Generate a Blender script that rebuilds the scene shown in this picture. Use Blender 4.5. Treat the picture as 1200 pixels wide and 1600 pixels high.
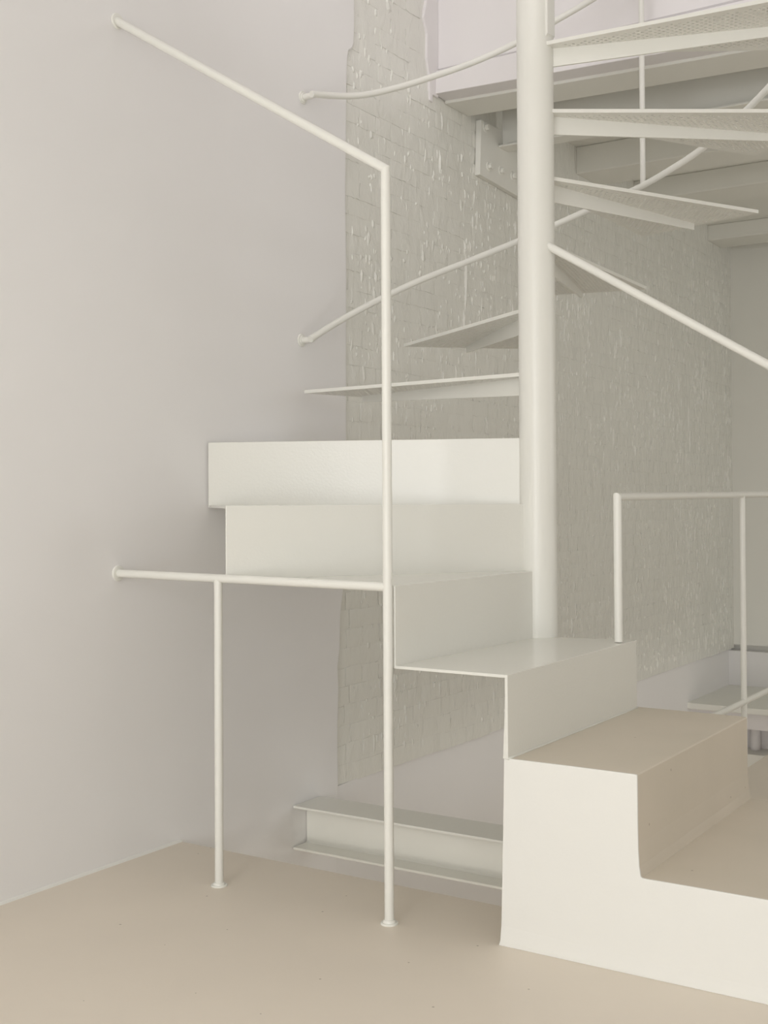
import bpy, bmesh, math, random
from mathutils import Vector, Matrix
from mathutils.geometry import delaunay_2d_cdt

random.seed(7)
for o in list(bpy.data.objects):
    bpy.data.objects.remove(o)
SC = bpy.context.scene
COL = SC.collection

# ------------------------------------------------------------------ camera
F_PX, YAW, PITCH, ROLL, CY, EYE = 1873.0, math.radians(33.06), math.radians(.906), math.radians(-.299), 753.8, 1.1
f0 = Vector((-math.sin(YAW), math.cos(YAW), 0)); r0 = Vector((math.cos(YAW), math.sin(YAW), 0)); u0 = Vector((0, 0, 1))
fw = math.cos(PITCH) * f0 + math.sin(PITCH) * u0
up = math.cos(PITCH) * u0 - math.sin(PITCH) * f0
rt = math.cos(ROLL) * r0 + math.sin(ROLL) * up
up = math.cos(ROLL) * up - math.sin(ROLL) * r0
cam_d = bpy.data.cameras.new('camera'); cam = bpy.data.objects.new('camera', cam_d); COL.objects.link(cam)
cam_d.sensor_fit = 'HORIZONTAL'; cam_d.sensor_width = 36.0; cam_d.lens = F_PX / 1200 * 36
cam_d.shift_y = -(800 - CY) / 1200
cam_d.clip_start = .05
M = Matrix((rt, up, -fw)).transposed().to_4x4(); M.translation = (0, 0, EYE)
cam.matrix_world = M
SC.camera = cam

# ------------------------------------------------------------------ light
SC.view_settings.view_transform = 'Standard'; SC.view_settings.look = 'None'
SC.view_settings.gamma = 1; SC.view_settings.use_curve_mapping = False
SC.view_settings.exposure = 0.0
world = bpy.data.worlds.new('world'); SC.world = world; world.use_nodes = True
world.node_tree.nodes['Background'].inputs[0].default_value = (.95, .97, 1, 1)
world.node_tree.nodes['Background'].inputs[1].default_value = .15

def area(name, loc, rot, sx, sy, power, col=(1, 1, 1)):
    l = bpy.data.lights.new(name, 'AREA'); l.shape = 'RECTANGLE'; l.size = sx; l.size_y = sy
    l.energy = power; l.color = col
    o = bpy.data.objects.new(name, l); COL.objects.link(o); o.location = loc; o.rotation_euler = rot
    return o
R90 = math.pi / 2; XS = 2.7
area('daylight_shop_window', (-.75, -2.47, 1.45), (R90, 0, 0), 1.5, 2.7, 70, (.985, .993, 1))
area('daylight_shop_window_right', (1.35, -2.47, 1.45), (R90, 0, 0), 1.7, 2.7, 42, (.985, .993, 1))
area('daylight_upper_window', (.3, -2.47, 4.7), (R90, 0, 0), 4.0, 1.6, 76, (1, .965, .975))
area('added_fill_upstairs', (-1.2, 3.2, 5.83), (0, 0, 0), 2.2, 2.2, 15, (1, .975, .98))  # overhead fill added in the upper storey; no roof opening is known
area('added_fill_side_rear', (XS + .02, 6.5, 1.75), (R90, 0, R90), 3.2, 1.8, 27, (1, 1, .985))  # invented side source, put in to fill the back of the room
area('added_fill_side_front', (XS + .02, .6, 1.75), (R90, 0, R90), 2.6, 1.8, 5, (1, 1, .99))  # weak side fill added to lift the lower left wall
area('added_fill_basement_side', (XS + .02, 6.0, -1.3), (R90, 0, R90), 4.0, 1.1, 32, (1, .972, .90))  # fill added from the right to brighten the lower plaster and ledge
area('added_fill_basement_front', (-.6, -2.4, -1.4), (R90, 0, 0), 3.4, 1.4, 55, (1, .98, .92))  # fill added to brighten the floor beam's web; no window built there

# ------------------------------------------------------------------ materials
def mat(name, base, rough=.5, spec=.5, var=0.0, var_scale=3.0, bumps=(), vcol=None, specks=0.0, coat=0):
    m = bpy.data.materials.new(name); m.use_nodes = True
    nt = m.node_tree; nd = nt.nodes; lk = nt.links
    p = nd['Principled BSDF']; p.inputs['Roughness'].default_value = rough
    p.inputs['Specular IOR Level'].default_value = spec
    p.inputs['Coat Weight'].default_value = coat; p.inputs['Coat Roughness'].default_value = .12
    tc = nd.new('ShaderNodeTexCoord')
    geo = nd.new('ShaderNodeNewGeometry')
    base4 = (*base, 1)
    if var > 0:
        n = nd.new('ShaderNodeTexNoise'); n.inputs['Scale'].default_value = var_scale; n.inputs['Detail'].default_value = 4
        lk.new(geo.outputs['Position'], n.inputs['Vector'])
        mx = nd.new('ShaderNodeMix'); mx.data_type = 'RGBA'
        d = vcol or tuple(c * (1 - var) for c in base)
        mx.inputs[6].default_value = base4; mx.inputs[7].default_value = (*d, 1)
        rp = nd.new('ShaderNodeValToRGB'); rp.color_ramp.elements[0].position = .35; rp.color_ramp.elements[1].position = .7
        lk.new(n.outputs['Fac'], rp.inputs[0]); lk.new(rp.outputs[0], mx.inputs[0])
        out = mx.outputs[2]
        if specks > 0:
            v = nd.new('ShaderNodeTexVoronoi'); v.inputs['Scale'].default_value = 11
            lk.new(geo.outputs['Position'], v.inputs['Vector'])
            lt = nd.new('ShaderNodeMath'); lt.operation = 'LESS_THAN'; lt.inputs[1].default_value = .035
            lk.new(v.outputs['Distance'], lt.inputs[0])
            mu = nd.new('ShaderNodeMath'); mu.operation = 'MULTIPLY'; mu.inputs[1].default_value = specks
            lk.new(lt.outputs[0], mu.inputs[0])
            m2 = nd.new('ShaderNodeMix'); m2.data_type = 'RGBA'
            m2.inputs[7].default_value = (.25, .19, .13, 1); lk.new(out, m2.inputs[6]); lk.new(mu.outputs[0], m2.inputs[0])
            out = m2.outputs[2]
        lk.new(out, p.inputs['Base Color'])
    else:
        p.inputs['Base Color'].default_value = base4
    prev = None
    for (kind, scale, stretch, strength, dist) in bumps:
        mp = nd.new('ShaderNodeMapping'); mp.inputs['Scale'].default_value = stretch
        lk.new(geo.outputs['Position'], mp.inputs['Vector'])
        if kind == 'noise':
            t = nd.new('ShaderNodeTexNoise'); t.inputs['Scale'].default_value = scale; t.inputs['Detail'].default_value = 5
            o = t.outputs['Fac']
        elif kind == 'chip':
            t0 = nd.new('ShaderNodeTexNoise'); t0.inputs['Scale'].default_value = scale; t0.inputs['Detail'].default_value = 3
            t0.inputs['Distortion'].default_value = .8
            lk.new(mp.outputs[0], t0.inputs['Vector'])
            cr = nd.new('ShaderNodeValToRGB'); cr.color_ramp.elements[0].position = .52; cr.color_ramp.elements[1].position = .74
            lk.new(t0.outputs['Fac'], cr.inputs[0]); o = cr.outputs[0]; t = None
        else:
            t = nd.new('ShaderNodeTexVoronoi'); t.inputs['Scale'].default_value = scale; o = t.outputs['Distance']
        if t: lk.new(mp.outputs[0], t.inputs['Vector'])
        b = nd.new('ShaderNodeBump'); b.inputs['Strength'].default_value = strength; b.inputs['Distance'].default_value = dist
        lk.new(o, b.inputs['Height'])
        if prev: lk.new(prev, b.inputs['Normal'])
        prev = b.outputs[0]
    if prev: lk.new(prev, p.inputs['Normal'])
    return m

M_STEEL = mat('white_steel_paint', (.87, .86, .80), .30, .5, bumps=[('noise', 260, (1, 1, 1), .10, .002)])
M_PLATE = mat('white_gloss_plate_paint', (.835, .825, .765), .24, .5, bumps=[('noise', 130, (1, 1, 1), .16, .002)])
M_PLASTER = mat('plaster_white', (.91, .893, .88), .75, .3, var=.03, var_scale=1.2, bumps=[('noise', 3, (1, 1, 1), .12, .02), ('noise', 160, (1, 1, 1), .1, .001)])
M_UPPER = mat('upper_wall_paint', (.87, .84, .835), .7, .3, bumps=[('noise', 30, (1, 1, 1), .1, .004)])
M_BRICK = mat('painted_masonry', (.85, .84, .78), .25, .5, bumps=[('noise', 7, (1, 1, .6), .5, .013), ('noise', 26, (1, 1, .8), .36, .006), ('chip', 17, (1, 1, .42), .30, .006), ('noise', 90, (1, 1, .8), .3, .003)])
M_CEIL = mat('painted_ceiling', (.88, .87, .81), .55, .4, bumps=[('noise', 25, (1, 1, 1), .15, .004)])
M_FLOOR = mat('beige_microcement', (.82, .74, .635), .45, .35, var=.09, var_scale=2.2, vcol=(.785, .71, .61), specks=.6, bumps=[('noise', 40, (1, 1, 1), .05, .003)])
M_STEP = mat('beige_cement_step', (.74, .665, .56), .45, .35, var=.10, var_scale=2.6, vcol=(.69, .625, .52), specks=.5, bumps=[('noise', 40, (1, 1, 1), .05, .003)])
M_SIDE = mat('white_step_side_paint', (.87, .86, .815), .55, .4, bumps=[('noise', 60, (1, 1, 1), .12, .003)])
M_HOLE = mat('weld_paint', (.82, .81, .75), .35, .5)

# ------------------------------------------------------------------ helpers
def finish(name, bm, m, parent=None, smooth=False, bevel=0.0, kind=None):
    off = Vector((0, 0, 0))
    if parent is not None:
        q = parent
        while q is not None:
            off += q.location; q = q.parent
    if off.length: bmesh.ops.translate(bm, verts=bm.verts, vec=-off)
    bmesh.ops.recalc_face_normals(bm, faces=bm.faces)
    me = bpy.data.meshes.new(name); bm.to_mesh(me); bm.free()
    me.materials.append(m)
    o = bpy.data.objects.new(name, me); COL.objects.link(o)
    if smooth:
        for p in me.polygons: p.use_smooth = True
    if bevel:
        b = o.modifiers.new('bevel', 'BEVEL'); b.width = bevel; b.segments = 2; b.limit_method = 'ANGLE'; b.angle_limit = math.radians(40)
    if parent is not None: o.parent = parent
    if kind: o['kind'] = kind
    return o

def thing(name, label, cat, loc=(0, 0, 0), group=None):
    o = bpy.data.objects.new(name, None); COL.objects.link(o); o.location = loc; o.empty_display_size = .1
    o['label'] = label; o['category'] = cat
    if group: o['group'] = group
    return o

def tag(o, label, cat, group=None):
    o['label'] = label; o['category'] = cat
    if group: o['group'] = group
    return o

def box(bm, x0, x1, y0, y1, z0, z1):
    v = [bm.verts.new(p) for p in ((x0, y0, z0), (x1, y0, z0), (x1, y1, z0), (x0, y1, z0), (x0, y0, z1), (x1, y0, z1), (x1, y1, z1), (x0, y1, z1))]
    for f in ((3, 2, 1, 0), (4, 5, 6, 7), (0, 1, 5, 4), (1, 2, 6, 5), (2, 3, 7, 6), (3, 0, 4, 7)):
        bm.faces.new([v[i] for i in f])

def boxobj(name, m, d, parent=None, bevel=0, kind=None):
    bm = bmesh.new(); box(bm, *d); return finish(name, bm, m, parent, bevel=bevel, kind=kind)

def prism(bm, pts, d):
    """extrude a closed 3-D polygon along vector d"""
    d = Vector(d)
    a = [bm.verts.new(p) for p in pts]; b = [bm.verts.new(Vector(p) + d) for p in pts]
    bm.faces.new(a); bm.faces.new(list(reversed(b)))
    n = len(a)
    for i in range(n): bm.faces.new((a[i], b[i], b[(i + 1) % n], a[(i + 1) % n]))

def plate(bm, pts, z_top, t):
    prism(bm, [(x, y, z_top - t) for x, y in pts], (0, 0, t))

def wallplate(bm, a, b, z0, z1, t):
    """upright plate: front face on a-b, thickness to the left of a->b"""
    a = Vector((*a, 0)); b = Vector((*b, 0)); n = Vector((-(b - a).y, (b - a).x, 0)).normalized() * t
    prism(bm, [(a.x, a.y, z0), (b.x, b.y, z0), (b.x, b.y, z1), (a.x, a.y, z1)], n)

def tube(bm, pts, r, n=16, cap=True, seg=None):
    pts = [Vector(p) for p in pts]
    k = len(pts); rings = []
    t0 = (pts[1] - pts[0]).normalized()
    ref = Vector((0, 0, 1)) if abs(t0.z) < .9 else Vector((1, 0, 0))
    e1 = (ref - t0 * ref.dot(t0)).normalized()
    prev = t0
    for i in range(k):
        tin = (pts[i] - pts[i - 1]).normalized() if i else (pts[1] - pts[0]).normalized()
        tout = (pts[i + 1] - pts[i]).normalized() if i < k - 1 else tin
        e1 = (e1 - tin * e1.dot(tin)).normalized(); e2 = tin.cross(e1)
        bis = (tin + tout).normalized()
        ring = []
        for j in range(n):
            a = 2 * math.pi * j / n
            q = (e1 * math.cos(a) + e2 * math.sin(a)) * r
            s = -q.dot(bis) / tin.dot(bis)      # slide along tin to the mitre plane
            ring.append(bm.verts.new(pts[i] + q + tin * s))
        rings.append(ring)
        ax = tin.cross(tout)
        if ax.length > 1e-6:
            e1 = Matrix.Rotation(tin.angle(tout), 3, ax.normalized()) @ e1
    a_, b_ = seg or (0, k - 1)
    for i in range(a_, b_):
        for j in range(n):
            bm.faces.new((rings[i][j], rings[i][(j + 1) % n], rings[i + 1][(j + 1) % n], rings[i + 1][j]))
    if cap:
        bm.faces.new(list(reversed(rings[a_]))); bm.faces.new(rings[b_])
    bmesh.ops.delete(bm, geom=[v for v in bm.verts if not v.link_faces], context='VERTS')

def tubeobj(name, pts, r, m, parent=None, n=20, seg=None):
    bm = bmesh.new(); tube(bm, pts, r, n, seg=seg)
    o = finish(name, bm, m, parent, smooth=True)
    sharp(o); return o

def sharp(o, ang=35):
    me = o.data
    bm = bmesh.new(); bm.from_mesh(me)
    for e in bm.edges:
        if len(e.link_faces) == 2 and e.calc_face_angle(0) > math.radians(ang): e.smooth = False
    bm.to_mesh(me); bm.free()

def discobj(name, c, axis, r, t, m, parent=None, n=28, collar=None):
    """turned disc (rounded rim) from point c along axis; optional raised collar (radius, height)"""
    axis = Vector(axis).normalized(); bm = bmesh.new()
    prof = [(r, 0), (r, t * .55), (r - t * .35, t)]
    if collar: prof += [(collar[0] + .001, t), (collar[0], t + collar[1] * .6), (collar[0] - .002, t + collar[1])]
    prof += [(.001, prof[-1][1])]
    q = axis.to_track_quat('Z', 'Y').to_matrix()
    rings = [[bm.verts.new(Vector(c) + q @ Vector((pr * math.cos(2 * math.pi * j / n), pr * math.sin(2 * math.pi * j / n), ph))) for j in range(n)] for pr, ph in prof]
    for i in range(len(rings) - 1):
        for j in range(n): bm.faces.new((rings[i][j], rings[i][(j + 1) % n], rings[i + 1][(j + 1) % n], rings[i + 1][j]))
    bm.faces.new(list(reversed(rings[0]))); bm.faces.new(rings[-1])
    o = finish(name, bm, m, parent, smooth=True); sharp(o, 30); return o

def ibeam(bm, x0, x1, yc, ztop, h, b, tw, tf, sag=0.0):
    """I-section running along X"""
    y0, y1 = yc - b / 2, yc + b / 2
    P = [(y0, 0), (y1, 0), (y1, -tf), (yc + tw / 2 + .006, -tf), (yc + tw / 2, -tf - .006), (yc + tw / 2, -h + tf + .006), (yc + tw / 2 + .006, -h + tf), (y1, -h + tf), (y1, -h), (y0, -h), (y0, -h + tf), (yc - tw / 2 - .006, -h + tf), (yc - tw / 2, -h + tf + .006), (yc - tw / 2, -tf - .006), (yc - tw / 2 - .006, -tf), (y0, -tf)]
    prism(bm, [(x0, y, ztop + z) for y, z in P], (x1 - x0, 0, sag))

def proj(p):
    v = Vector(p) - Vector((0, 0, EYE)); d = v.dot(fw)
    return 600 + F_PX * v.dot(rt) / d, CY - F_PX * v.dot(up) / d, d

WX = -2.69           # plaster face of the left wall
XR = 2.7             # right wall
YF, YE = -2.45, 8.93  # front wall, end wall
# ------------------------------------------------------------------ structure
def struct(name, boxes, m, **k):
    bm = bmesh.new()
    for d in boxes: box(bm, *d)
    return finish(name, bm, m, kind='structure', **k)

floor = struct('floor', [(-2.78, XR + .1, YF - .1, 2.912, -.16, 0), (-1.448, XR + .1, 2.912, YE + .1, -.16, 0)], M_FLOOR)
# plaster on the left wall with its ragged edge against the bare masonry (Y, Z)
edge = [(3.790, -3.1), (3.790, -.3), (3.800, 0), (3.797, .2), (3.806, .38), (3.800, .46), (3.815, .53), (3.820, .66), (3.845, .78), (3.86, .95), (3.865, 1.1), (3.866, 1.4), (3.868, 1.7), (3.872, 2.0), (3.868, 2.3), (3.874, 2.55), (3.880, 2.78), (3.884, 2.85), (3.895, 2.89), (3.918, 2.905), (3.930, 2.93), (3.935, 3.0), (3.938, 3.3), (3.95, 5.9)]
bm = bmesh.new()
prism(bm, [(WX - .08, YF - .1, -3.1)] + [(WX - .08, y, z) for y, z in edge] + [(WX - .08, YF - .1, 5.9)], (.08, 0, 0))
finish('wall_left', bm, M_PLASTER, bevel=.006, kind='structure')
# plaster below the bare masonry
bm = bmesh.new()
low = [(3.79, -.001)]
yy = 3.9
while yy < YE:
    low.append((yy, 0.0 if yy < 4.12 else .02)); yy += random.uniform(.05, .16)
low.append((YE, 0))
prism(bm, [(-2.80, 3.79, -3.1), (-2.80, YE, -3.1)] + [(-2.80, y, z) for y, z in reversed(low)], (.10, 0, 0))
for v in bm.verts:
    if v.co.x > -2.75: v.co.x = WX - .003 - .032 * min(1, max(0, (v.co.y - 3.79) / .5))
finish('wall_left_lower', bm, M_PLASTER, kind='structure')
# end, front and right walls, ceiling, upper storey
struct('wall_end', [(-2.8, XR + .1, YE, YE + .15, .02, 3.2), (-2.8, XR + .1, YE + .06, YE + .15, -.1, .02)], M_CEIL)
struct('wall_end_lower', [(-2.8, XR + .1, 8.87, YE + .15, -3.1, -.02)], M_PLASTER)
X2 = XR + .15
struct('wall_right', [(XR, X2, YF - .1, -.8, -3.1, 3.2), (XR, X2, 2.0, 4.8, -3.1, 3.2), (XR, X2, 8.2, YE + .1, -3.1, 3.2), (XR, X2, -.8, 2.0, 2.7, 3.2), (XR, X2, -.8, 2.0, -3.1, .8),
                      (XR, X2, 4.8, 8.2, 2.7, 3.2), (XR, X2, 4.8, 8.2, -.7, .8), (XR, X2, 4.8, 8.2, -3.1, -1.9), (XR, X2, YF - .1, YE + .1, 3.2, 5.9)], M_PLASTER)
for nm, a, b in (('added_window_3', 4.8, 8.2), ('added_window_5', -.8, 2.0)):  # frames of made-up side windows, added along with the side fill lights
    struct(nm, [(XR + .03, XR + .08, a, b, .8, .86), (XR + .03, XR + .08, a, b, 2.64, 2.7), (XR + .03, XR + .08, a, a + .06, .86, 2.64), (XR + .03, XR + .08, b - .06, b, .86, 2.64)], M_STEEL)
struct('wall_front', [(-2.8, -1.6, YF - .15, YF, -3.1, 3.2), (.1, .4, YF - .15, YF, .05, 2.85), (2.3, XR + .1, YF - .15, YF, -3.1, 3.2), (-1.6, 2.3, YF - .15, YF, -3.1, .05), (-1.6, 2.3, YF - .15, YF, 2.85, 3.7),
                      (-2.8, -1.8, YF - .15, YF, 3.2, 5.9), (2.4, XR + .1, YF - .15, YF, 3.2, 5.9), (-1.8, 2.4, YF - .15, YF, 5.6, 5.9), (-1.8, 2.4, YF - .15, YF, 3.2, 3.85)], M_PLASTER)
for nm, a, b in (('window_1', -1.6, .1), ('window_4', .4, 2.3)):
    struct(nm, [(a, b, YF - .12, YF - .06, .05, .11), (a, b, YF - .12, YF - .06, 2.79, 2.85), (a, a + .06, YF - .12, YF - .06, .11, 2.79), (b - .06, b, YF - .12, YF - .06, .11, 2.79)], M_STEEL)
w = struct('window_2', [(-1.8, 2.4, YF - .12, YF - .06, 3.85, 3.91), (-1.8, 2.4, YF - .12, YF - .06, 5.54, 5.6), (-1.8, -1.74, YF - .12, YF - .06, 3.91, 5.54), (2.34, 2.4, YF - .12, YF - .06, 3.91, 5.54)], M_STEEL)
struct('ceiling', [(-2.78, XR + .1, YF - .1, 1.9, 3.04, 3.24), (.6, XR + .1, 1.9, 4.62, 3.04, 3.24), (-2.8, XR + .1, 4.92, YE + .1, 3.055, 3.24)], M_CEIL)
struct('ceiling_upper', [(-2.9, XR + .1, YF - .1, 4.9, 5.85, 6.0)], M_PLASTER)
struct('floor_lower', [(-2.8, XR + .1, YF - .1, YE + .1, -3.1, -3.0)], M_FLOOR)
# upper storey wall standing on the floor edge, floor edge fascia and its lip
bm = bmesh.new()
prism(bm, [(-2.72, 4.625, 3.012), (-2.72, 4.60, 3.03), (-2.72, 4.60, 5.9), (-2.72, 4.75, 5.9), (-2.72, 4.75, 3.012)], (XR + 2.72, 0, 0))
finish('wall_upper', bm, M_UPPER, kind='structure')
# rough plaster patch of that wall returning onto the masonry
bm = bmesh.new()
pp = [(4.47, 6.0), (4.50, 3.3), (4.475, 3.22), (4.505, 3.16), (4.50, 3.05), (4.52, 2.98), (4.525, 2.87), (4.548, 2.865), (4.55, 2.9), (4.60, 2.9), (4.60, 6.0)]
pp = [(y, min(z, 5.9)) for y, z in pp]
prism(bm, [(-2.72, y, z) for y, z in pp], (.028, 0, 0))
finish('trim_2', bm, M_UPPER, kind='structure', bevel=.004)
bm = bmesh.new()
prism(bm, [(-2.70, 4.575, 2.912), (-2.70, 4.67, 2.906), (-2.70, 4.67, 3.012), (-2.70, 4.58, 3.016)], (XR + 2.7, 0, -.012))
for v in bm.verts:
    if v.co.x > 0 and v.co.z < 2.95: v.co.z -= .18
finish('trim_3', bm, M_UPPER, kind='structure', bevel=.003)
# painted bead along floor and left wall
bm = bmesh.new()
prism(bm, [(WX, YF, 0), (WX + .007, YF, 0), (WX + .004, YF, .006), (WX, YF, .008)], (0, 2.912 - YF, 0))
finish('trim_1', bm, M_SIDE, kind='structure')

# ---- bare painted masonry: bed and single bricks
bm = bmesh.new(); ny, nz = 150, 110
FX = -2.701
grid = [[None] * (nz + 1) for _ in range(ny + 1)]
for i in range(ny + 1):
    for j in range(nz + 1):
        y = 3.70 + (YE - 3.70) * i / ny; z = -.004 + 3.25 * j / nz
        grid[i][j] = bm.verts.new((FX - .0026 + random.uniform(-.0008, .0008), y, z))
for i in range(ny):
    for j in range(nz): bm.faces.new((grid[i][j], grid[i + 1][j], grid[i + 1][j + 1], grid[i][j + 1]))
for a, b in ((3.70, 4.62),):
    vs = [bm.verts.new((FX - .005, y, z)) for y, z in ((a, 3.246), (b, 3.246), (b, 5.9), (a, 5.9))]; bm.faces.new(vs)
bmesh.ops.recalc_face_normals(bm, faces=bm.faces)
ext = bmesh.ops.extrude_face_region(bm, geom=[f for f in bm.faces])
bmesh.ops.translate(bm, verts=[v for v in ext['geom'] if isinstance(v, bmesh.types.BMVert)], vec=(-.15, 0, 0))
wallb = finish('wall_left_masonry', bm, M_BRICK, kind='structure', smooth=True); sharp(wallb, 60)

def brick_geo(bm, L, H, rng, at=(0, 0, 0)):
    """one worn brick: domed uneven face with rounded irregular arrises; face looks to +X, centred"""
    D = .012; nu, nv = 6, 3
    def jit(a): return rng.uniform(-a, a)
    tilt_y, tilt_z, dome = jit(.0012), jit(.0004), rng.uniform(-.0002, .0006)
    rows = []
    for j in range(nv + 1):
        row = []
        for i in range(nu + 1):
            u, v = i / nu * 2 - 1, j / nv * 2 - 1
            rim = 1 if (i in (0, nu) or j in (0, nv)) else 0
            y = u * L / 2 + (jit(.003) if rim else jit(.006)); z = v * H / 2 + (jit(.0022) if rim else jit(.004))
            x = tilt_y * u + tilt_z * v + (jit(.0011) + dome if not rim else -.0011 + jit(.0008))
            row.append(bm.verts.new((at[0] + x, at[1] + y, at[2] + z)))
        rows.append(row)
    for j in range(nv):
        for i in range(nu): bm.faces.new((rows[j][i], rows[j][i + 1], rows[j + 1][i + 1], rows[j + 1][i]))
    ring = rows[0] + [rows[j][nu] for j in range(1, nv + 1)] + [rows[nv][i] for i in range(nu - 1, -1, -1)] + [rows[j][0] for j in range(nv - 1, 0, -1)]
    back = [bm.verts.new((at[0] - D, v.co.y, v.co.z)) for v in ring]
    n = len(ring)
    for k in range(n):
        bm.faces.new((ring[k], back[k], back[(k + 1) % n], ring[(k + 1) % n]))
    for k in range(n):
        e = bm.edges.get((ring[k], ring[(k + 1) % n]))
        e.smooth = False

rng = random.Random(3)
COURSE, SL, HL = .0745, .235, .1175
spots = []
nrow = int(3.25 / COURSE)
for r in range(int(3.75 / COURSE)):
    z = .004 + COURSE * (r + .5); header = r % 2
    step = HL if header else SL
    y = 3.66 + (step / 2 if not header else HL / 4) + rng.uniform(-.01, .01)
    while y < YE - .02:
        ymax = 4.56 if z > 2.88 else YE
        if y + step / 2 < ymax + .01: spots.append((header, y, z + (rng.uniform(-.014, .004) if r == 0 else rng.uniform(-.003, .003))))
        y += step
def visible_score(s):
    hd, y, z = s
    x, v, d = proj((FX, y, z))
    if not (-20 < x < 1220 and -20 < v < 1620): return 0
    if 800 < x < 878 and v < 1000: return 0
    if 480 < x < 822 and 690 < v < 900: return 0
    if 612 < x < 845 and 895 < v < 1046: return 0
    if y < 3.76: return 0
    return (1 if hd else 2) / d ** 3
spots.sort(key=visible_score, reverse=True)
variants = {0: [], 1: []}
for hd, cnt in ((0, 14), (1, 12)):
    for k in range(cnt):
        bm = bmesh.new(); brick_geo(bm, (HL if hd else SL) - .0045, COURSE - .0042, rng)
        bmesh.ops.recalc_face_normals(bm, faces=bm.faces)
        me = bpy.data.meshes.new('brick'); bm.to_mesh(me); bm.free(); me.materials.append(M_BRICK)
        for p in me.polygons: p.use_smooth = True
        variants[hd].append(me)
rest = bmesh.new()
for n, (hd, y, z) in enumerate(spots):
    dx = rng.uniform(-.0009, .0009)
    if n < 300:
        if y < 4.3 and rng.random() < .05: dx = -.012
        o = bpy.data.objects.new('brick', rng.choice(variants[hd])); COL.objects.link(o)
        o.parent = wallb; o.location = (FX + dx, y, z)
        if rng.random() < .5: o.rotation_euler = (math.pi, 0, 0)
    else:
        brick_geo(rest, (HL if hd else SL) - .0045, COURSE - .0042, rng, (FX + dx * .7, y, z))
finish('further_bricks', rest, M_BRICK, wallb, smooth=True, kind='stuff')

# flakes and hacked-off lumps under the paint: steep towards the front, running out to the back
fl = bmesh.new()
def flake(y, z, w, h, e, lean):
    def P(u, v, x): return fl.verts.new((FX + x, y + u + lean * v, z + v))
    a = P(rng.uniform(-.1, .1) * w, -h / 2, -.003); b = P(rng.uniform(-.1, .1) * w, h / 2, -.003)
    s = rng.uniform(.12, .25) * w
    l1 = P(-s * rng.uniform(.8, 1.3), -h * rng.uniform(.12, .3), -.003); l2 = P(-s * rng.uniform(.8, 1.3), h * rng.uniform(.1, .3), -.003)
    r1 = P(w * rng.uniform(.5, 1), -h * rng.uniform(.1, .3), -.003); r2 = P(w * rng.uniform(.4, .9), h * rng.uniform(.1, .3), -.003)
    k1 = P(rng.uniform(-.05, .1) * w, -h * rng.uniform(.1, .28), e * rng.uniform(.7, 1)); k2 = P(rng.uniform(-.05, .1) * w, h * rng.uniform(.05, .25), e)
    for f in ((a, k1, l1), (l1, k1, k2, l2), (l2, k2, b), (a, r1, k1), (r1, r2, k2, k1), (r2, b, k2)): fl.faces.new(f)
nfl = 0
while nfl < 3200:
    cy_ = 3.92 + 4.9 * rng.random(); cz = rng.uniform(.05, 3.3 if cy_ < 4.45 else 2.86)
    for _ in range(rng.randint(1, 9)):
        y = cy_ + rng.gauss(0, .06); z = cz + rng.gauss(0, .10)
        if y < 3.9 or y > YE - .05 or z < .03 or (z > 2.84 and y > 4.46): continue
        big = rng.random() < .10
        flake(y, z, rng.uniform(.012, .03) * (1.5 if big else 1), rng.uniform(.018, .055) * (2 if big else 1) * (1 + .12 * max(0, y - 5)), rng.uniform(.0012, .0042) * (1.3 if big else 1) * (1 + .25 * max(0, y - 5)), rng.uniform(-.12, .12)); nfl += 1
for y, z, h in ((7.94, 1.66, .22), (7.96, 1.50, .20), (6.61, 1.46, .16), (4.85, 2.12, .35), (4.83, 1.9, .2), (4.62, 2.62, .14)):
    flake(y, z, .035, h, .008, .02)
finish('masonry_flakes', fl, M_BRICK, wallb, kind='stuff')

# ------------------------------------------------------------------ ceiling steel and joists
def header_beam(name, d, label, m=M_CEIL):
    tag(finish(name, d, m, bevel=.003), label, 'beam')
bm = bmesh.new(); ibeam(bm, -2.70, XR, 4.775, 3.13, .237, .215, .012, .016, sag=-.19)
header_beam('steel_header_beam', bm, 'painted steel beam behind the upper floor edge, its wide bottom flange overhead')
bm = bmesh.new(); ibeam(bm, -2.672, XR, 5.18, 3.04, .235, .10, .009, .011, sag=-.05)
header_beam('steel_ceiling_beam', bm, 'painted steel I-beam ending on the bolted wall plate')
for nm, y0, y1, z0, lab in (('ceiling_joist', 6.12, 6.42, 2.905, 'painted ceiling joist next behind the steel ceiling beam, nearest of the three joists'),
                            ('ceiling_joist', 6.98, 7.30, 2.93, 'middle one of the three painted ceiling joists behind the stair'),
                            ('ceiling_joist', 8.40, 8.70, 2.945, 'farthest painted ceiling joist, close to the end wall')):
    bm = bmesh.new(); box(bm, -2.705, XR, y0, y1, z0, 3.055)
    tag(finish(nm, bm, M_CEIL, bevel=.006), lab, 'joist', 'painted ceiling joists')

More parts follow.
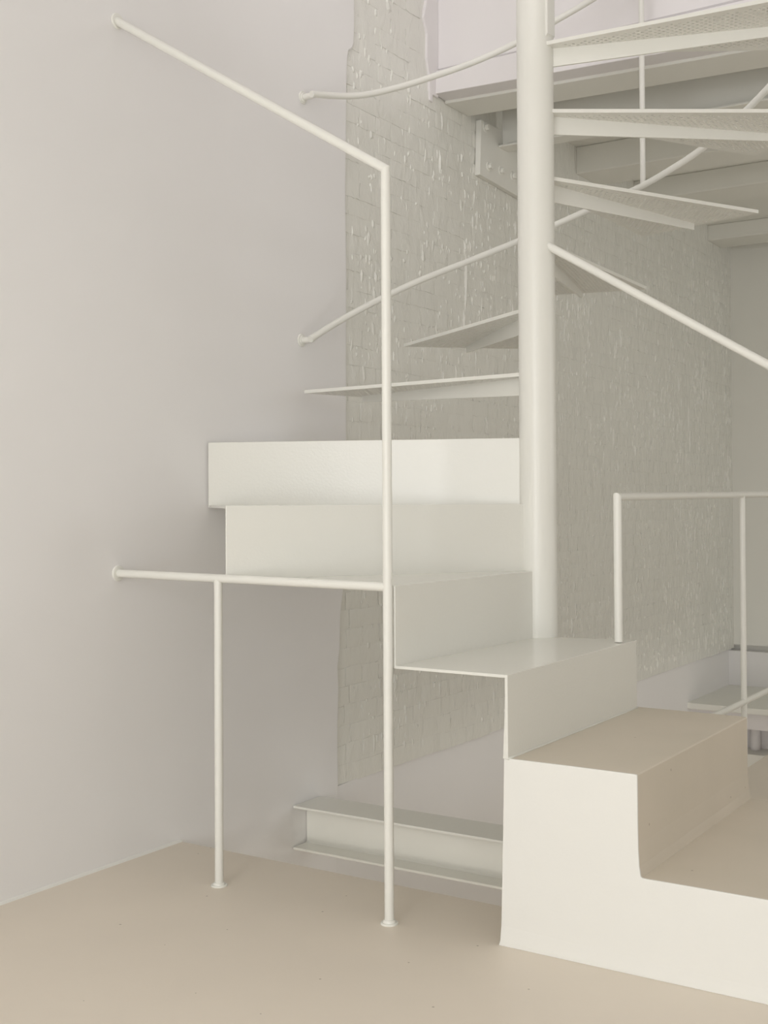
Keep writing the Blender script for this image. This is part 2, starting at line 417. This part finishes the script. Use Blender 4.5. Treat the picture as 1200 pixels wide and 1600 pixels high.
pl = thing('bolted_plate', 'painted steel wall plate with hexagonal bolts under the ceiling beam', 'plate', (-2.70, 4.95, 2.625))
bm = bmesh.new(); prism(bm, [(-2.70, 4.945, 2.632), (-2.70, 5.60, 2.60), (-2.70, 5.60, 2.895), (-2.70, 4.96, 2.895)], (.028, 0, 0))
finish('backing_plate', bm, M_CEIL, pl, bevel=.002)
for (y, z) in ((5.030, 2.690), (5.155, 2.697), (5.283, 2.70), (5.0, 2.868)):
    b = discobj('bolt', (-2.673, y, z), (1, 0, 0), .023, .005, M_CEIL, pl, 20)
    bm = bmesh.new(); a0 = rng.random()
    prism(bm, [(-2.668, y + .0145 * math.cos(a0 + k * math.pi / 3), z + .0145 * math.sin(a0 + k * math.pi / 3)) for k in range(6)], (.016, 0, 0))
    finish('bolt_head', bm, M_CEIL, b, bevel=.0015)

# ------------------------------------------------------------------ concrete steps
Y0, Y1 = 2.657, 3.535
st = thing('concrete_steps', 'two beige cement steps with a white painted side standing on the floor', 'steps', (-1.0, 2.657, 0))
def prof(z0, z1, x0, x1, flare):
    pass
# upper step body
bm = bmesh.new()
prism(bm, [(-1.378, Y0 + .003, .0), (-1.028, Y0 + .003, .0), (-1.0255, Y0 + .003, .225), (-1.0305, Y0 + .003, .25), (-1.034, Y0 + .003, .30), (-1.035, Y0 + .003, .459), (-1.038, Y0 + .003, .462), (-1.374, Y0 + .003, .462)], (0, Y1 - Y0 - .003, 0))
finish('step', bm, M_STEP, st)
bm = bmesh.new()
prism(bm, [(-1.0285, Y0 + .003, 0), (-.69, Y0 + .003, 0), (-.69, Y0 + .003, .219), (-.696, Y0 + .003, .225), (-1.0285, Y0 + .003, .225)], (0, Y1 - Y0 - .003, 0))
finish('step', bm, M_STEP, st)
# white side with flared foot and soft inner corner
bm = bmesh.new()
side = [(-1.3955, 0), (-1.3915, .012), (-1.389, .05), (-1.387, .12), (-1.3825, .28), (-1.380, .39), (-1.3785, .4635), (-1.34, .4633), (-1.2, .464), (-1.05, .4635), (-1.0345, .4632), (-1.0328, .4612), (-1.0325, .35), (-1.0318, .29), (-1.0295, .25), (-1.0262, .2295), (-1.0225, .2265), (-1.01, .2262), (-.9, .2265), (-.70, .2265), (-.688, .22), (-.685, .03), (-.68, 0)]
prism(bm, [(x, Y0 - .002, z) for x, z in side], (0, .006, 0))
for v in bm.verts:
    if v.co.z < .02 and v.co.y < Y0: v.co.y -= .002
finish('side_panel', bm, M_SIDE, st, bevel=.0015)

# ------------------------------------------------------------------ spiral staircase
AX, AY, RC = -1.67, 3.464, .0585
Z = {3: .670, 4: .879, 5: 1.090, 6: 1.300}
for k in range(7, 14): Z[k] = 1.300 + .2085 * (k - 6)
T = .008
ss = thing('spiral_staircase', 'white painted steel spiral staircase with folded lower steps around a round column', 'staircase', (AX, AY, .67))
bm = bmesh.new()
for j in range(1): tube(bm, [(AX, AY, Z[3] - .002), (AX, AY, 2.0), (AX, AY, 4.6)], RC, 48)
o = finish('column', bm, M_STEEL, ss, smooth=True); sharp(o)
A3n, A3f = (-1.372, 2.65), (-1.372, 3.525)
P4 = (-1.700, 2.65); P5 = (-2.272, 2.65); P6 = (WX, 3.05); P7 = (WX, 3.50)
def oncol(p, r=RC * .97, da=0):
    a = math.atan2(p[1] - AY, p[0] - AX) + da
    return (AX + r * math.cos(a), AY + r * math.sin(a))
C4, C5, C6 = oncol(P4), oncol(P5), oncol(P6)
def upright(name, a, b, z0, z1):
    bm = bmesh.new(); wallplate(bm, a, b, z0, z1, T); return finish(name, bm, M_PLATE, ss, bevel=.0015)
# riser 3 with its foot spread onto the concrete
bm = bmesh.new()
prism(bm, [(-1.3645, 2.65, .4622), (-1.3785, 2.65, .4622), (-1.3762, 2.65, .52), (-1.3738, 2.65, .566), (-1.3725, 2.65, .62), (-1.3725, 2.65, Z[3]), (-1.3645, 2.65, Z[3])], (0, .864, 0))
finish('riser', bm, M_PLATE, ss, bevel=.0015)
bm = bmesh.new(); tube(bm, [(-1.3640 + random.uniform(-.0008, .0008), 2.652 + .862 * i / 24, .4634) for i in range(25)], .0028, 8)
finish('caulk_line', bm, M_HOLE, ss, smooth=True)
bm = bmesh.new()
plate(bm, [(-1.3665, 2.6505), (-1.3665, 3.513), (-1.60, 3.47), (-1.67, 3.44), (-1.705, 2.6505)], Z[3] - .0003, T)
for v in bm.verts: pass
finish('folded_tread', bm, M_PLATE, ss, bevel=.0015)
def inset(a, b, d=.002):
    a = Vector((*a, 0)); b = Vector((*b, 0)); n = Vector((-(b - a).y, (b - a).x, 0)).normalized() * d
    return (a.x + n.x, a.y + n.y), (b.x + n.x, b.y + n.y)
P6w = (P6[0] + .004, P6[1]); P7w = (P7[0] + .004, P7[1])
for (c, p, nc, np_, z0, z1) in ((C4, P4, C5, P5, Z[3], Z[4]), (C5, P5, C6, P6w, Z[4], Z[5]), (C6, P6w, oncol(P7), P7w, Z[5], Z[6])):
    upright('riser', c, p, z0 - T * .9, z1)
    ci, pi_ = inset(c, p)
    bm = bmesh.new(); plate(bm, [pi_, ci, nc, np_], z1 - .0003, T); finish('folded_tread', bm, M_PLATE, ss)
# weld beads where the folded plates meet the column
for (c, z0, z1) in ((C4, Z[3], Z[4]), (C5, Z[4], Z[5]), (C6, Z[5], Z[6])):
    bm = bmesh.new(); n = 14
    d = Vector((c[0] - AX, c[1] - AY, 0)).normalized(); s = Vector((-d.y, d.x, 0))
    tube(bm, [Vector((c[0], c[1], z0 + (z1 - z0) * i / n)) + d * .004 + s * (.002 + random.uniform(-.0012, .0012)) for i in range(n + 1)], .0045, 8)
    finish('weld_bead', bm, M_HOLE, ss, smooth=True)
# flat bar welded up the side of the column above the highest tread
bm = bmesh.new()
a = math.radians(-8); d = Vector((math.cos(a), math.sin(a), 0)); s = Vector((-d.y, d.x, 0))
q0 = Vector((AX, AY, 0)) + d * (RC - .012) - s * .022
prism(bm, [q0 + Vector((0, 0, 2.555)), q0 + d * .016 + Vector((0, 0, 2.575)), q0 + d * .016 + Vector((0, 0, 4.5)), q0 + Vector((0, 0, 4.5))], s * .044)
finish('column_flat_bar', bm, M_STEEL, ss, bevel=.003)

# perforated tread: wedge plate with staggered holes, built once
RO, HALF_IN = .965, .030
A0, A1 = 0.0, -math.radians(29.6)
bm = bmesh.new(); TT = .0118
def pol(r, a): return Vector((r * math.cos(a), r * math.sin(a)))
outline = []
for a in (A0,): outline += [pol(RC - .004, a + .55), pol(RO, A0)]
outline += [pol(RO, A1), pol(RC - .004, A1 - .55)]
am = (A0 + A1) / 2; dm = pol(1, am); sm = Vector((-dm.y, dm.x))
def inside(p, mg):
    n = len(outline)
    for i in range(n):
        a, b = outline[i], outline[(i + 1) % n]
        e = (b - a).normalized(); c = e.x * (p.y - a.y) - e.y * (p.x - a.x)
        if -c < mg: return False
    return True
verts = list(outline); edges = [(i, (i + 1) % 4) for i in range(4)]; owner = [-1] * 4
PU, PV, HR, hid = .0252, .0125, .0050, 0
row = -26
while row <= 26:
    v = row * PV; u = .10 + (PU / 2 if row % 2 else 0)
    while u < RO:
        c = dm * u + sm * v
        if inside(c, .026) and abs(v) > .008:
            b0 = len(verts)
            for k in range(8):
                an = k * math.pi / 4
                verts.append(c + dm * HR * math.cos(an) + sm * HR * math.sin(an)); owner.append(hid)
            edges += [(b0 + k, b0 + (k + 1) % 8) for k in range(8)]
            hid += 1
        u += PU
    row += 1
vo, eo, fo, ov, oe, of = delaunay_2d_cdt(verts, edges, [], 0, 1e-7)
own = [(owner[l[0]] if l else -1) for l in ov]
top = [bm.verts.new((p.x, p.y, 0)) for p in vo]; bot = [bm.verts.new((p.x, p.y, -TT)) for p in vo]
ecount = {}
tris = []
for f in fo:
    o3 = [own[i] for i in f]
    if o3[0] >= 0 and all(k == o3[0] for k in o3): continue
    tris.append(f)
for f in tris:
    bm.faces.new([top[i] for i in f]); bm.faces.new([bot[i] for i in reversed(f)])
    for i in range(3):
        e = (f[i], f[(i + 1) % 3]); ecount[e] = 1
for (i, j) in ecount:
    if (j, i) not in ecount: bm.faces.new((top[j], top[i], bot[i], bot[j]))
bmesh.ops.recalc_face_normals(bm, faces=bm.faces)
me_tread = bpy.data.meshes.new('perforated_tread'); bm.to_mesh(me_tread); bm.free(); me_tread.materials.append(M_STEEL)
bm = bmesh.new()
w2 = Vector((sm.x, sm.y, 0)) * .004; dd = Vector((dm.x, dm.y, 0))
prism(bm, [dd * (RC - .005) - w2 + Vector((0, 0, -TT - .058)), dd * .90 - w2 + Vector((0, 0, -TT - .023)), dd * .90 - w2 + Vector((0, 0, -TT)), dd * (RC - .005) - w2 + Vector((0, 0, -TT))], w2 * 2)
bmesh.ops.recalc_face_normals(bm, faces=bm.faces)
me_fin = bpy.data.meshes.new('support_fin'); bm.to_mesh(me_fin); bm.free(); me_fin.materials.append(M_STEEL)
for k in range(7, 14):
    o = bpy.data.objects.new('perforated_tread', me_tread); COL.objects.link(o); o.parent = ss
    o.location = (0, 0, Z[k] - .67); o.rotation_euler = (0, 0, math.radians(177.0 - 28.8 * (k - 7)))
    f = bpy.data.objects.new('support_fin', me_fin); COL.objects.link(f); f.parent = o

# straight handrail from the column down beside the lower steps
sl = (1.496 - 1.926) / (-.94 + 1.596)
hp_ = [(-1.625, 3.45, 1.926 - sl * -.029), (-.55, 3.45, 1.926 + sl * (1.596 - .55)), (-.55, 3.45, .01)]
tubeobj('handrail', hp_, .0128, M_STEEL, ss, seg=(0, 1))
hrl = tubeobj('handrail_post', hp_, .0128, M_STEEL, ss, seg=(1, 2))
discobj('foot_flange', (-.55, 3.45, 0), (0, 0, 1), .024, .004, M_STEEL, hrl, collar=(.0165, .006))

# ------------------------------------------------------------------ curved handrails around the stair
def helix(pts, r=.97, sub=8):
    out = []
    n = len(pts)
    for i in range(n - 1):
        p = [pts[max(0, i - 1)], pts[i], pts[i + 1], pts[min(n - 1, i + 2)]]
        for s in range(sub):
            t = s / sub
            a = pts[i][0] + (pts[i + 1][0] - pts[i][0]) * t
            m1 = (p[2][1] - p[0][1]) / (p[2][0] - p[0][0]) * (p[2][0] - p[1][0]); m2 = (p[3][1] - p[1][1]) / (p[3][0] - p[1][0]) * (p[2][0] - p[1][0])
            z = (2 * t**3 - 3 * t**2 + 1) * p[1][1] + (t**3 - 2 * t**2 + t) * m1 + (-2 * t**3 + 3 * t**2) * p[2][1] + (t**3 - t**2) * m2
            out.append((a, z))
    out.append(pts[-1])
    return [(AX + r * math.cos(math.radians(a)), AY + r * math.sin(math.radians(a)), z) for a, z in out]
LOWP = [(174.6, 1.700), (160, 1.834), (144.8, 1.964), (130, 2.070), (119.8, 2.140), (105.6, 2.236), (91, 2.318), (83.5, 2.366), (75.6, 2.420), (58.2, 2.557), (40, 2.69), (20, 2.84)]
UPP = [(173.8, 2.614), (160, 2.662), (149.5, 2.724), (139.7, 2.792), (130.3, 2.858), (120.4, 2.935), (110.5, 3.020), (102.2, 3.085), (90, 3.18), (70, 3.33), (45, 3.52), (20, 3.71)]
sr = thing('curved_stair_railing', 'pair of curved white tube rails winding around the staircase with upright rods', 'railing', (WX, 3.61, 1.70))
for nm, PTS in (('curved_rail', LOWP), ('curved_rail', UPP)):
    hp = helix(PTS)
    rl = tubeobj(nm, hp, .0125, M_STEEL, sr)
    x, y, z = hp[0]
    yb = y + .018
    tubeobj('wall_stub', [(WX + .003, yb, z + .002), (x, yb, z + .002)], .0115, M_STEEL, rl, 16)
    discobj('wall_flange', (WX, yb, z + .002), (1, 0, 0), .024, .005, M_STEEL, rl, collar=(.0165, .004))
for a in (90.6, 20.6):
    x, y = AX + .97 * math.cos(math.radians(a)), AY + .97 * math.sin(math.radians(a))
    def zat(P):
        for i in range(len(P) - 1):
            if P[i][0] >= a >= P[i + 1][0]:
                t = (a - P[i][0]) / (P[i + 1][0] - P[i][0]); return P[i][1] + t * (P[i + 1][1] - P[i][1])
    tubeobj('upright_rod', [(x, y, zat(LOWP)), (x, y, zat(UPP))], .0105, M_STEEL, sr, 16)

# ------------------------------------------------------------------ front guard railing
GY = 2.636
gr = thing('guard_railing', 'white tube guard railing with two floor posts and a sloping upper rail', 'railing', (-1.706, GY, 0))
gp = [(-1.706, GY, .003), (-1.706, GY, 1.974), (WX, GY, 2.586)]
tubeobj('tall_post', gp, .0127, M_STEEL, gr, 24, seg=(0, 1))
tubeobj('sloping_rail', gp, .0127, M_STEEL, gr, 24, seg=(1, 2))
discobj('foot_flange', (-1.706, GY, 0), (0, 0, 1), .0235, .0045, M_STEEL, gr, collar=(.0165, .007))
discobj('wall_flange', (WX, GY, 2.586), (1, 0, 0), .0245, .005, M_STEEL, gr)
tubeobj('horizontal_rail', [(WX, GY, .884), (-1.706, GY, .876)], .0122, M_STEEL, gr, 24)
discobj('wall_flange', (WX, GY, .884), (1, 0, 0), .0245, .005, M_STEEL, gr)
tubeobj('short_post', [(-2.287, GY, .003), (-2.287, GY, .878)], .0123, M_STEEL, gr, 24)
discobj('foot_flange', (-2.287, GY, 0), (0, 0, 1), .0235, .0045, M_STEEL, gr, collar=(.0165, .006))

# ------------------------------------------------------------------ stairwell railing on the right
wr = thing('stairwell_railing', 'white tube railing beside the stairwell, starting on the folded steel tread', 'railing', (-1.388, 3.43, .67))
wp = [(-1.388, 3.427, .672), (-1.388, 3.427, 1.110), (-1.388, 4.736, 1.119), (-1.388, 6.3, 1.127), (-1.388, 6.3, .002)]
for nm, sg in (('post', (0, 1)), ('top_rail', (1, 3)), ('post', (3, 4))): tubeobj(nm, wp, .0125, M_STEEL, wr, seg=sg)
tubeobj('post', [(-1.388, 4.705, .001), (-1.388, 4.705, 1.117)], .0115, M_STEEL, wr)
tubeobj('middle_rail', [(-1.388, 3.545, .312), (-1.388, 6.3, .304)], .0122, M_STEEL, wr)
discobj('foot_flange', (-1.388, 6.3, 0), (0, 0, 1), .0235, .0045, M_STEEL, wr, collar=(.0165, .006))

# ------------------------------------------------------------------ exposed floor beam in the opening
bm = bmesh.new(); ibeam(bm, WX + .002, -1.40, 3.594, -.012, .160, .172, .008, .009)
tag(finish('steel_floor_beam', bm, M_STEEL, bevel=.0015), 'white painted steel I-beam crossing the floor opening below the stair', 'beam')

# ------------------------------------------------------------------ ledges down in the stairwell
lg = thing('stairwell_ledge', 'pale ledge with a round leg low in the stairwell below the end wall', 'ledge', (-2.0, 8.0, -.8))
boxobj('ledge_top', M_CEIL, (-2.73, -1.0, 7.93, 8.87, -.312, -.272), lg, bevel=.004)
boxobj('ledge_apron', M_UPPER, (-2.73, -1.0, 8.0, 8.04, -.425, -.312), lg)
boxobj('back_panel', M_UPPER, (-2.73, -1.0, 8.20, 8.24, -.585, -.312), lg)
bm = bmesh.new(); tube(bm, [(-2.335, 8.165, -.585), (-2.335, 8.165, -.312)], .036, 24); o = finish('round_leg', bm, M_UPPER, lg, smooth=True); sharp(o)
boxobj('lower_shelf', M_CEIL, (-2.73, -1.0, 7.98, 8.87, -.72, -.585), lg, bevel=.004)
